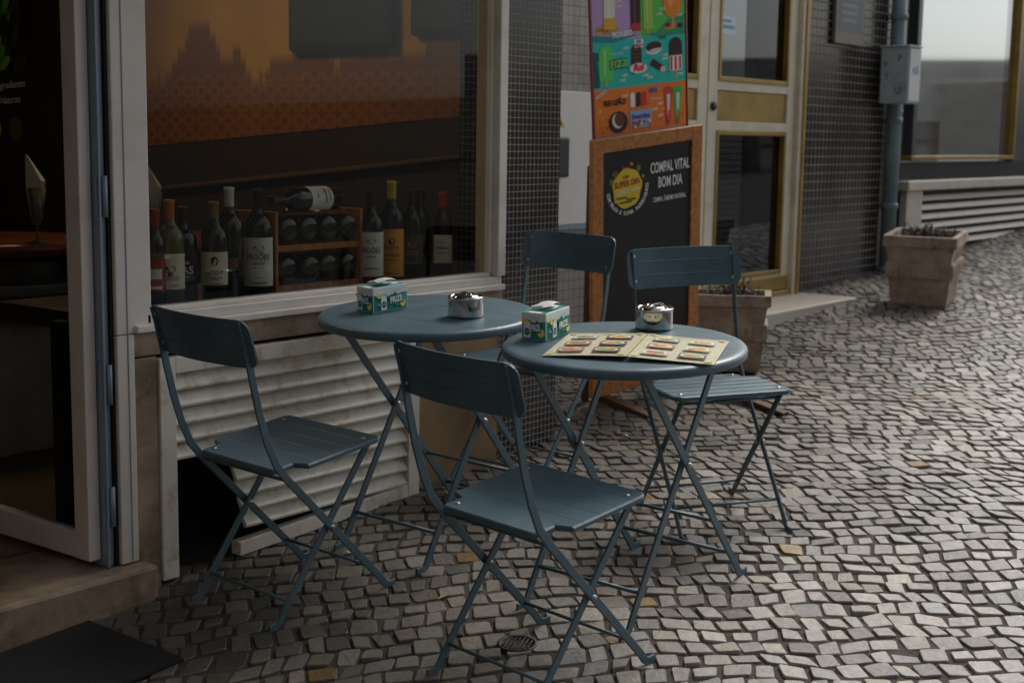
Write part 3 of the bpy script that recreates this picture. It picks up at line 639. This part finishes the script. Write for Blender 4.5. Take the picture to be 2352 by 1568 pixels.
def napbox():
    t=thing('napkin_box','green and white soda branded paper napkin box','napkin box',on(T1,3.165,2.335,R(8)),'printed paper napkin boxes')
    L_,W,H=.136,.076,.076
    b=MB(); b.box(-L_/2,L_/2,-W/2,W/2,0,H,ink((.80,.86,.84)),.0015)
    G1=(.015,.32,.27);G2=(.03,.46,.38);G3=(.008,.16,.14);YL=(.85,.72,.06);W_=(.85,.88,.86)
    def art(o,ex,ey,w):
        sh=Sheet(b,planefn(o,ex,ey),lift=.0002)
        n=12; sh.poly([(0.002,.002),(w-.002,.002)]+[(w-.002-(w-.004)*k/n,.050+.006*math.sin(k*1.7)+.004*math.cos(k*3)) for k in range(n+1)],G1)
        rr=random.Random(int(w*1000))
        for k in range(int(w*260)):
            cx=rr.uniform(.012,w-.012); cy=rr.uniform(.012,.046); s=rr.uniform(.004,.010)
            sh.poly([(cx+s*1.3*math.cos(a)*rr.uniform(.6,1),cy+s*math.sin(a)*rr.uniform(.6,1)) for a in[0,.9,1.8,2.7,3.6,4.5,5.4]],rr.choice([G2,G3,G2,(.1,.5,.4),W_]))
        sh.ell(w*.82,.022,.011,.013,YL); sh.ell(w*.82,.022,.0085,.0105,(.85,.8,.3)); sh.ell(w*.13,.05,.008,.006,YL)
        sh.pill(w*.26,.030,.022,.046,W_); sh.ell(w*.26,.056,.006,.004,YL); sh.ell(w*.26,.024,.009,.010,G3)
        sh.poly([(w*.42,.020),(w*.84,.024),(w*.84,.052),(w*.42,.048)],G3)
        sh.txt('FRiZE',w*.63,.028,.017,(.88,.9,.88),width=w*.36,rot=.08,bold=.04); sh.txt('FRiZE',w*.26,.022,.005,(.85,.88,.85),width=.015)
        sh.txt('100% NATURAL',w*.6,.062,.003,G3)
    art((-L_/2,-W/2,0),(1,0,0),(0,0,1),L_); art((L_/2,W/2,0),(-1,0,0),(0,0,1),L_); art((-L_/2,W/2,0),(0,-1,0),(0,0,1),W); art((L_/2,-W/2,0),(0,1,0),(0,0,1),W)
    sh=Sheet(b,planefn((-L_/2,-W/2,H),(1,0,0),(0,1,0)),lift=.0002)
    sh.poly([(.002,.002),(.134,.002),(.134,.03),(.09,.02),(.04,.026),(.002,.016)],G1); sh.poly([(.002,.074),(.134,.074),(.134,.055),(.08,.062),(.002,.058)],G2); sh.rect(.03,.028,.106,.048,(.03,.04,.04)); sh.txt('FRiZE',.11,.056,.009,W_,bold=.02)
    b.obj('carton',t)
    b=MB(); n=6; V=[];F=[]
    for i in range(n+1):
        for j in range(5):
            x=-.034+.068*i/n; y=-.03+.06*j/4; z=H+.004+.016*(1-((j-1.4)/3)**2)*(.4+.6*math.sin(math.pi*(i+.7)/n*.8))+random.uniform(0,.003)
            V.append((x,y,z))
    for i in range(n):
        for j in range(4): F.append((i*5+j,(i+1)*5+j,(i+1)*5+j+1,i*5+j+1))
    b.add(V,F,mat('tissue_paper',(.78,.79,.78),.9,vary=.04),True); b.obj('paper_napkin',t)
    return t
nb=napbox(); copything(nb,on(T2,3.20,2.985,R(-6)),'green and white napkin box beside the window ledge')
mm_=on(T1,3.168,2.035,math.atan2(-.925,.38),.0)
mn=thing('open_menu','open laminated cream menu with food pictures on the table','menu',mm_)
cre=mat('laminated_cream_card',(.84,.82,.62),.12,vary=.05,spec=.7)
rr=random.Random(5)
foods=[(.75,.10,.03),(.82,.48,.05),(.18,.42,.06),(.6,.28,.06),(.8,.7,.36),(.7,.06,.03)]
for side in(-1,1):
    b=MB(); fn=lambda X,Y,d,side=side:(X*1.04,Y,.002+d+.010*max(0,(1-abs(X)/.215))**2+(.004 if side<0 else .002)*math.sin(min(1,abs(X)/.21)*3.14))
    sh=Sheet(b,fn,step=.02,lift=.0004)
    x0,x1=(-.213,-.001) if side<0 else(.001,.213)
    sh.rect(x0,-.15,x1,.15,cre)
    gl=(.66,.56,.22)
    for q in((x0+.006,-.144,x1-.006,-.141),(x0+.006,.141,x1-.006,.144),(x0+.006,-.14,x0+.009,.14),(x1-.009,-.14,x1-.006,.14)): sh.rect(*q,gl)
    for cx in(x0+.016,x1-.016):
        for cy in(-.134,.134): sh.ell(cx,cy,.010,.008,gl,n=10)
    sh.txt('GRATINADOS' if side>0 else 'SALADINHAS',(x0+x1)/2,.122,.009,(.2,.1,.03),bold=.01)
    for r_ in range(3):
        for c_ in range(2):
            cx=x0+.060+c_*.092; cy=.078-r_*.088
            bg=rr.choice([(.12,.06,.03),(.3,.28,.2),(.16,.07,.04),(.35,.14,.05),(.5,.5,.42)])
            sh.rect(cx-.034,cy-.023,cx+.034,cy+.023,bg)
            sh.ell(cx,cy,.030,.019,(.82,.82,.76),n=16); sh.ell(cx,cy,.024,.014,rr.choice(foods),n=12)
            d0=sh.k
            for k in range(9):
                sh.k=d0; sh.ell(cx+rr.uniform(-.016,.016),cy+rr.uniform(-.009,.009),rr.uniform(.004,.009),rr.uniform(.003,.005),rr.choice(foods),rot=rr.uniform(0,3),n=7); 
                sh.k=d0+1+k%3
            sh.k=d0+4
            sh.txt(rr.choice(['Omelete mista','Tosta de frango','Salada','Bitoque','Massa','Hamburguer']),cx,cy-.035,.005,(.25,.08,.03))
            sh.k=d0-2
    b.obj('menu_page',mn)
# ------------------------------------------------------------------ chalkboard stand
vd=Vector((.83,.56,0))
def frame(o,ex,c):
    ex=Vector(ex).normalized(); ey=Vector((0,0,1))+vd*c; ey=(ey-ex*ey.dot(ex)).normalized(); nz=ex.cross(ey)
    m=Matrix((ex,ey,nz)).transposed().to_4x4(); m.translation=o; return m
BM=frame(Vector((4.93,3.42,gz(4.93,3.42)+.03)),(.95,-.29,.125),-.16)
cb=thing('chalkboard_stand','wooden framed black advertising board on floor planks','advertising board',BM)
Wd,Ht=.60,1.11
b=MB(); fw=.058
b.box(0,fw,0,Ht,-.012,.012,wood,.003); b.box(Wd-fw,Wd,0,Ht,-.012,.012,wood,.003); b.box(fw,Wd-fw,Ht-fw,Ht,-.011,.011,wood,.003); b.box(fw,Wd-fw,0,.115,-.011,.011,wood,.003)
b.obj('wooden_frame',cb)
b=MB(); b.box(fw,Wd-fw,.115,Ht-fw,-.006,.003,board)
sh=Sheet(b,planefn((0,0,.0035),(1,0,0),(0,1,0)),lift=.0004)
W_=(.88,.88,.86)
sh.txt('COMPAL VITAL',.425,.935,.044,W_,width=.218,bold=.02); sh.txt('BOM DIA',.428,.870,.044,W_,width=.135,bold=.02); sh.txt('COMPAL. É MESMO NATURAL.',.425,.810,.019,W_,width=.185,bold=.02)
ecx,ecy=.190,.890
sh.poly([(ecx+(.078+.003*math.sin(5*a)+.002*math.sin(9*a+1))*math.cos(a),ecy+(.084+.003*math.cos(7*a))*math.sin(a)) for a in [2*math.pi*k/40 for k in range(40)]],(.80,.58,.03))
for k in range(26): a=.2+rr.random()*2.7; q=rr.uniform(.055,.094); sh.k=2; sh.ell(ecx+q*math.cos(a),ecy+q*math.sin(a)*1.1,rr.uniform(.006,.016),rr.uniform(.005,.012),rr.choice([(.5,.03,.02),(.7,.35,.02),(.05,.02,.02),(.4,.05,.03),(.15,.25,.03)]),rot=rr.uniform(0,3),n=9)
for k in range(12): a=3.5+rr.random()*2.2; q=rr.uniform(.04,.08); sh.k=2; sh.ell(ecx+q*math.cos(a),ecy+q*math.sin(a),rr.uniform(.006,.013),rr.uniform(.005,.010),rr.choice([(.8,.4,.05),(.6,.10,.02),blk]),n=9)
sh.k=5
sh.txt('UM',ecx-.01,ecy+.042,.015,(.35,.05,.02),bold=.03); sh.txt('SUPER DIA',ecx,ecy+.010,.024,(.50,.08,.01),width=.140,rot=.08,bold=.05); sh.txt('COMEÇA ASSIM',ecx,ecy-.018,.014,(.9,.88,.6),width=.12,rot=.08,bold=.03)
for dx_,dy_,w_ in((-.03,-.038,.06),(.02,-.048,.05),(-.01,-.058,.07)): sh.rect(ecx+dx_-w_/2,ecy+dy_-.003,ecx+dx_+w_/2,ecy+dy_+.003,blk)
s_='COM FRUTA E SUPER INGREDIENTES'
for i,ch in enumerate(s_):
    if ch==' ': continue
    a=math.pi+.15+(math.pi-.1)*i/(len(s_)-1)
    sh.k=9; sh.txt(ch,ecx+.112*math.cos(a),ecy+.112*math.sin(a),.0155,W_,rot=a+math.pi/2,bold=.02)
b.obj('chalkboard',cb)
for xx in(.06,Wd-.08):
    b=MB(); b.box(xx,xx+.04,-.03,.0,-.05,.62,wood_d,.004); b.obj('foot_plank',cb)
for xx in(.0,Wd-.03):
    b=MB(); b.bar([(xx+.015,1.0,-.015),(xx+.015,-.03,-.06)],.035,.02,wood_d,(1,0,0)); b.obj('rear_leg',cb)
PM=frame(BM@Vector((.10,0,-.035)),(.95,-.29,.125),-.09)
ps=thing('ice_cream_poster','tall colourful ice cream price poster behind the chalkboard','poster',PM)
b=MB(); PW=.50; red=ink((.25,.02,.03))
b.tube([(-.008,0,-.004),(-.008,2.1,-.004)],.006,red,8); b.tube([(PW+.008,0,-.004),(PW+.008,2.1,-.004)],.006,red,8)
b.tube([(-.008,2.1,-.004),(PW+.008,2.1,-.004)],.006,red,8); b.tube([(-.008,1.085,-.004),(PW+.008,1.085,-.004)],.006,red,8)
b.obj('stand_frame',ps)
b=MB(); b.box(0,PW,1.09,2.09,-.008,-.002,ink((.4,.4,.4))); 
sxp=PW/.47
_pf=planefn((0,1.10,-.0015),(1,0,0),(0,1,0))
sh=Sheet(b,lambda x,y,d:_pf(x*sxp,y,d),lift=.0004)
PW=.47
OR=(.92,.24,.02);TE=(.02,.60,.52);PU=(.58,.38,.70);GR=(.12,.62,.08);CH=(.045,.015,.008);Wh=(.9,.9,.88);RE=(.82,.03,.03);YE=(.9,.6,.03)
sh.rect(0,0,PW,.19,OR); sh.k=0; sh.rect(0,.19,PW,.385,TE); sh.k=0; sh.rect(0,.385,.24,.60,PU); sh.k=0; sh.rect(.24,.385,PW,.60,GR); sh.k=0; sh.rect(0,.60,PW,.80,(.45,.03,.10)); sh.k=0; sh.rect(0,.80,PW,.985,(.6,.05,.04))
def K(k): sh.k=k
K(1); sh.poly([(0,.385),(.10,.375),(.24,.40),(.36,.38),(PW,.395),(PW,.41),(.3,.40),(.1,.40),(0,.41)],(.03,.3,.28)); sh.poly([(.30,.385),(PW,.385),(PW,.47),(.38,.45)],(.03,.35,.15)); sh.poly([(0,.60),(.2,.585),(.3,.60),(PW,.585),(PW,.62),(0,.62)],(.3,.02,.08))
for k in range(30):
    K(2); sh.ell(rr.uniform(.02,.45),rr.uniform(.01,.18),rr.uniform(.004,.01),.004,rr.choice([(.9,.45,.05),(.8,.05,.03),YE]),n=7)
for k in range(16):
    K(2); sh.ell(rr.uniform(.02,.45),rr.uniform(.21,.37),rr.uniform(.006,.02),.004,rr.choice([(.05,.72,.65),(.01,.42,.37)]),n=7)
def pop(x,y,w,h,c,rot=0,stick=True,c2=None):
    K(3); sh.poly([(x-w*.12+h*.5*math.sin(rot),y-h*.5-.02),(x+w*.12+h*.5*math.sin(rot),y-h*.5-.02),(x+w*.12,y),(x-w*.12,y)],(.6,.42,.2))
    K(5); sh.pill(x,y,w,h,c,rot); K(6)
    if c2: sh.pill(x-.1*w,y+h*.02,w*.18,h*.7,c2,rot)
pop(.085,.50,.056,.14,(.85,.84,.66),-.05,c2=(.9,.9,.85)); K(7); sh.rect(.055,.43,.114,.475,(.9,.48,.04))
pop(.215,.495,.050,.16,CH,0,c2=(.2,.05,.05)); K(7); sh.rect(.190,.417,.240,.445,(.6,.03,.03))
pop(.278,.495,.048,.155,(.40,.70,.10),0,c2=(.5,.8,.25)); K(3); sh.rect(.40,.41,.412,.50,(.6,.42,.2)); K(5); sh.ell(.405,.52,.048,.066,(.92,.28,.02),n=24); K(6); sh.ell(.393,.53,.012,.03,(.95,.45,.1),rot=.2)
for k in range(8): K(4); sh.ell(rr.uniform(.02,.12),rr.uniform(.415,.44),.014,.012,rr.choice([(.8,.5,.03),(.7,.35,.02)]),n=10)
for k in range(7): K(4); sh.ell(rr.uniform(.36,.45),rr.uniform(.415,.44),.013,.010,rr.choice([(.05,.02,.02),(.8,.3,.02),(.4,.05,.02)]),n=10)
K(8); sh.txt('SOLERO',.215,.578,.024,(.03,.10,.05),width=.095,bold=.04,shear=.1); sh.txt('PICOLERO',.145,.398,.021,(.92,.92,.92),width=.10,bold=.04,rot=.07); sh.txt('NOVO',.04,.575,.016,(.02,.02,.02),rot=.5,bold=.03)
pop(.062,.295,.070,.145,(.12,.72,.14),0,c2=(.35,.82,.3)); K(8); sh.txt('FIZZ',.125,.272,.034,(.02,.12,.05),width=.09,bold=.07,rot=.05); K(9); sh.txt('FIZZ',.125,.275,.029,(.4,.72,.1),width=.083,bold=.02,rot=.05); sh.txt('DE VOLTA',.12,.325,.010,Wh,width=.055,rot=.05)
K(4); sh.pill(.215,.30,.054,.12,CH)
for k in range(6): K(5); sh.rect(.192,.255+k*.016,.238,.259+k*.016,(.15,.06,.03))
K(8); sh.ell(.222,.262,.045,.022,(.82,.82,.8)); sh.txt('Rol',.222,.253,.026,RE,bold=.07,shear=.2)
K(4); sh.rect(.205,.345,.250,.380,Wh)
for k in range(4): sh.k=5; sh.rect(.209+k*.011,.348,.2145+k*.011,.362,RE)
K(8); sh.txt('Olá',.228,.366,.011,(.03,.08,.4),bold=.04)
K(4); sh.ell(.305,.335,.042,.024,Wh,rot=.1); sh.ell(.305,.343,.040,.021,CH,rot=.1); K(6); sh.ell(.31,.33,.030,.006,(.75,.72,.65),rot=.1); 
K(4); sh.poly([(.28,.27),(.30,.295),(.358,.258),(.345,.235)],CH); K(5); sh.ell(.35,.247,.015,.013,(.75,.65,.5)); K(8); sh.txt('DOK',.35,.372,.012,(.02,.05,.04),bold=.03)
K(3); sh.rect(.413,.20,.425,.25,(.6,.42,.2)); K(5); sh.pill(.418,.305,.066,.14,Wh); 
for k in range(3): K(6); sh.rect(.389+k*.023,.238,.400+k*.023,.295,RE)
K(7); sh.pill(.418,.337,.068,.076,CH)
K(2); sh.poly([(0,.20),(.03,.20),(.02,.30),(.04,.33),(.02,.34),(0,.345)],(.01,.12,.12))
K(8); sh.txt('NOVO',.035,.165,.014,(.85,.8,.75),rot=.45,bold=.03); sh.txt('REI LEÃO',.10,.122,.022,(.05,.02,.01),width=.11,bold=.04); 
K(5); sh.ell(.115,.050,.048,.045,CH); K(6); sh.ell(.112,.055,.028,.032,(.88,.86,.8),rot=.4); K(7); sh.ell(.12,.060,.024,.029,(.15,.06,.03),rot=.4)
K(5); sh.rect(.175,.015,.285,.088,(.30,.52,.75))
for k in range(22): K(6); sh.ell(rr.uniform(.18,.28),rr.uniform(.02,.045),.007,.006,rr.choice([RE,YE,(.1,.5,.1),(.1,.1,.7),Wh]),n=8)
K(8); sh.txt('Smarties',.23,.055,.019,(.1,.1,.5),width=.095,bold=.05)
for i,(c,xx) in enumerate(((Wh,.19),(CH,.22),(RE,.25))): pop(xx,.135,.024,.060,c,0)
K(8); sh.txt('EPÁ',.30,.155,.018,(.03,.15,.5),bold=.05); sh.txt('Brigadeiro',.31,.125,.009,Wh)
for cx,c in((.375,(.75,.05,.05)),(.425,(.05,.55,.1))): sh.k=4; sh.poly([(cx-.016,.02),(cx+.010,.02),(cx+.024,.15),(cx-.022,.15)],c); sh.k=5; sh.ell(cx,.155,.024,.018,c); sh.k=6; sh.poly([(cx-.006,.03),(cx+.004,.03),(cx+.010,.14),(cx-.008,.14)],(.85,.8,.75)); sh.k=7; sh.txt('Calippo',cx+.004,.04,.014,(.7,.03,.03),rot=1.5,bold=.04)
for (xx,yy) in((.13,.535),(.13,.515),(.335,.55),(.335,.47),(.35,.49),(.44,.46),(.15,.235),(.26,.225),(.28,.215),(.36,.30),(.36,.285),(.16,.345),(.14,.215),(.33,.10),(.33,.05),(.44,.215),(.30,.08),(.15,.15)):
    K(9); sh.txt(rr.choice(['1,70€','1,40€','1,20€','2,00€']),xx,yy,.010,Wh,bold=.03)
for k,(c,xx) in enumerate(((CH,.07),(Wh,.16),(RE,.25),((.8,.6,.1),.34),(CH,.42))): pop(xx,.70,.05,.13,c,0)
for xx in(.05,.18,.30,.41): K(8); sh.ell(xx,.615,.018,.010,rr.choice([Wh,YE,CH]))
b.obj('printed_sheet',ps)
# ------------------------------------------------------------------ planters
def planter(m,w,h,label,seed,plant):
    t=thing('concrete_planter',label,'planter',m,'weathered concrete planters')
    b=MB(); sq=lambda r,z:[(-r,-r,z),(r,-r,z),(r,r,z),(-r,r,z)]
    W=w/2
    b.loft([sq(W*.74,0),sq(W*.78,.02),sq(W*.86,h*.40),sq(W*.93,h*.42),sq(W*.94,h*.62),sq(W*.87,h*.64),sq(W*.93,h*.84),sq(W*1.02,h*.86),sq(W*1.02,h),sq(W*.86,h),sq(W*.84,h-.06)],concrete,cap=True)
    for k in range(4):
        b.m=Matrix.Rotation(k*math.pi/2,4,'Z')
        for q in range(-5,6): b.box(q*W*.165-.010,q*W*.165+.010,-W*.955,-W*.92,h*.45,h*.59,concrete,.003)
    b.obj('pot',t)
    b=MB(); b.poly([(-W*.85,-W*.85,h-.05),(W*.85,-W*.85,h-.05),(W*.85,W*.85,h-.05),(-W*.85,W*.85,h-.05)],soil)
    r=random.Random(seed); tw=mat('dead_twigs',(.05,.03,.025),.9,vary=.3); lf=mat('dark_succulent',(.035,.03,.025),.7,vary=.3)
    for k in range(plant):
        x=r.gauss(0,W*.34);y=r.gauss(0,W*.34); x=max(-W*.75,min(W*.75,x)); y=max(-W*.75,min(W*.75,y)); a=r.uniform(0,6.28); l=r.uniform(.03,.10)
        p=[(x,y,h-.05)]
        for q in range(3): p.append((p[-1][0]+math.cos(a)*l*.25*r.uniform(.3,1.2),p[-1][1]+math.sin(a)*l*.25*r.uniform(.3,1.2),p[-1][2]+l*r.uniform(.15,.45)))
        b.tube(p,r.uniform(.0015,.004),tw if k%3 else lf,4)
        x,y,z=p[-1]; s=.02
        b.poly([(x-s*math.sin(a)*.4,y+s*math.cos(a)*.4,z),(x+s*math.cos(a),y+s*math.sin(a),z+.01),(x+s*math.sin(a)*.4,y-s*math.cos(a)*.4,z)],lf)
    b.obj('plants',t)
planter(gm(8.14,3.26,R(12)),.41,.42,'square weathered concrete planter with dry plants beside the drainpipe',1,120)
planter(gm(5.93,3.32,R(28))@Matrix.Rotation(R(5),4,'Y'),.38,.36,'tilted concrete planter with dead twigs beside the marble step',2,120)
sc=mat('paper_scrap',(.55,.55,.52),.9)
for i,(x,y) in enumerate(((3.62,3.10),(4.6,3.0),(3.0,2.95),(5.6,1.9))):
    b=MB(); b.add([(0,0,.004),(.022,.004,.010),(.026,.020,.005),(.006,.018,.012),(.012,.01,.016)],[(0,1,4),(1,2,4),(2,3,4),(3,0,4)],sc)
    b.obj('paper_scrap',mtx=gm(x,y,i),label='small scrap of white paper on the cobbles',category='litter',group='paper scraps on the pavement')
lfm=mat('fallen_leaf',(.25,.13,.03),.7,vary=.3)
for i in range(10):
    x=random.uniform(2.6,7.5); y=random.uniform(max(.34*x-.6,1.2),3.1)
    b=MB(); b.add([(-.02,0,.003),(0,-.009,.008),(.022,0,.004),(0,.009,.009)],[(0,1,2,3)],lfm)
    b.obj('fallen_leaf',mtx=gm(x,y,random.uniform(0,6)),label='dry brown leaf lying on the cobbles',category='leaf',group='fallen leaves on the pavement')
# ------------------------------------------------------------------ camera
p=R(8.2);th=R(38);Fh=Vector((math.cos(th),math.sin(th),0)); Rt=Vector((math.sin(th),-math.cos(th),0))
fw_=Fh*math.cos(p)-Vector(Z)*math.sin(p); up=Rt.cross(fw_)
ro=.015; r2=Rt*math.cos(ro)+up*math.sin(ro); u2=up*math.cos(ro)-Rt*math.sin(ro)
cm=Matrix((r2,u2,-fw_)).transposed().to_4x4(); cm.translation=Vector((0,0,1.5))
cam=bpy.data.cameras.new('camera'); co=bpy.data.objects.new('camera',cam); COL.objects.link(co); co.matrix_world=cm
cam.lens=50.0; cam.sensor_width=36; cam.clip_end=500; cam.clip_start=.05
cam.dof.use_dof=True; cam.dof.focus_distance=3.75; cam.dof.aperture_fstop=4.5
SC.camera=co
# ------------------------------------------------------------------ light
w=bpy.data.worlds.new('World'); SC.world=w; w.use_nodes=True; nt=w.node_tree
az=R(7); el=R(46)
sk=nt.nodes.new('ShaderNodeTexSky'); sk.sky_type='NISHITA'; sk.sun_disc=False; sk.sun_elevation=el; sk.sun_rotation=R(90)-az; sk.air_density=1.0; sk.dust_density=3.0; sk.ozone_density=1.0
hs=nt.nodes.new('ShaderNodeHueSaturation'); hs.inputs['Saturation'].default_value=.42
nt.links.new(sk.outputs[0],hs.inputs['Color']); nt.links.new(hs.outputs[0],nt.nodes['Background'].inputs[0]); nt.nodes['Background'].inputs[1].default_value=.15
sl=bpy.data.lights.new('sun','SUN'); sl.energy=2.4; sl.angle=R(28); sl.color=(1,.96,.91); so=bpy.data.objects.new('sun',sl); COL.objects.link(so)
d=Vector((math.cos(az)*math.cos(el),math.sin(az)*math.cos(el),math.sin(el)))
so.rotation_euler=d.to_track_quat('Z','Y').to_euler()
il=bpy.data.lights.new('cafe_ceiling_lamp','AREA'); il.energy=9; il.size=.5; il.color=(1,.75,.42); io=bpy.data.objects.new('cafe_ceiling_lamp',il); COL.objects.link(io); io.location=(3.2,4.7,2.8)
SC.view_settings.view_transform='Standard'; SC.view_settings.look='None'; SC.view_settings.exposure=0
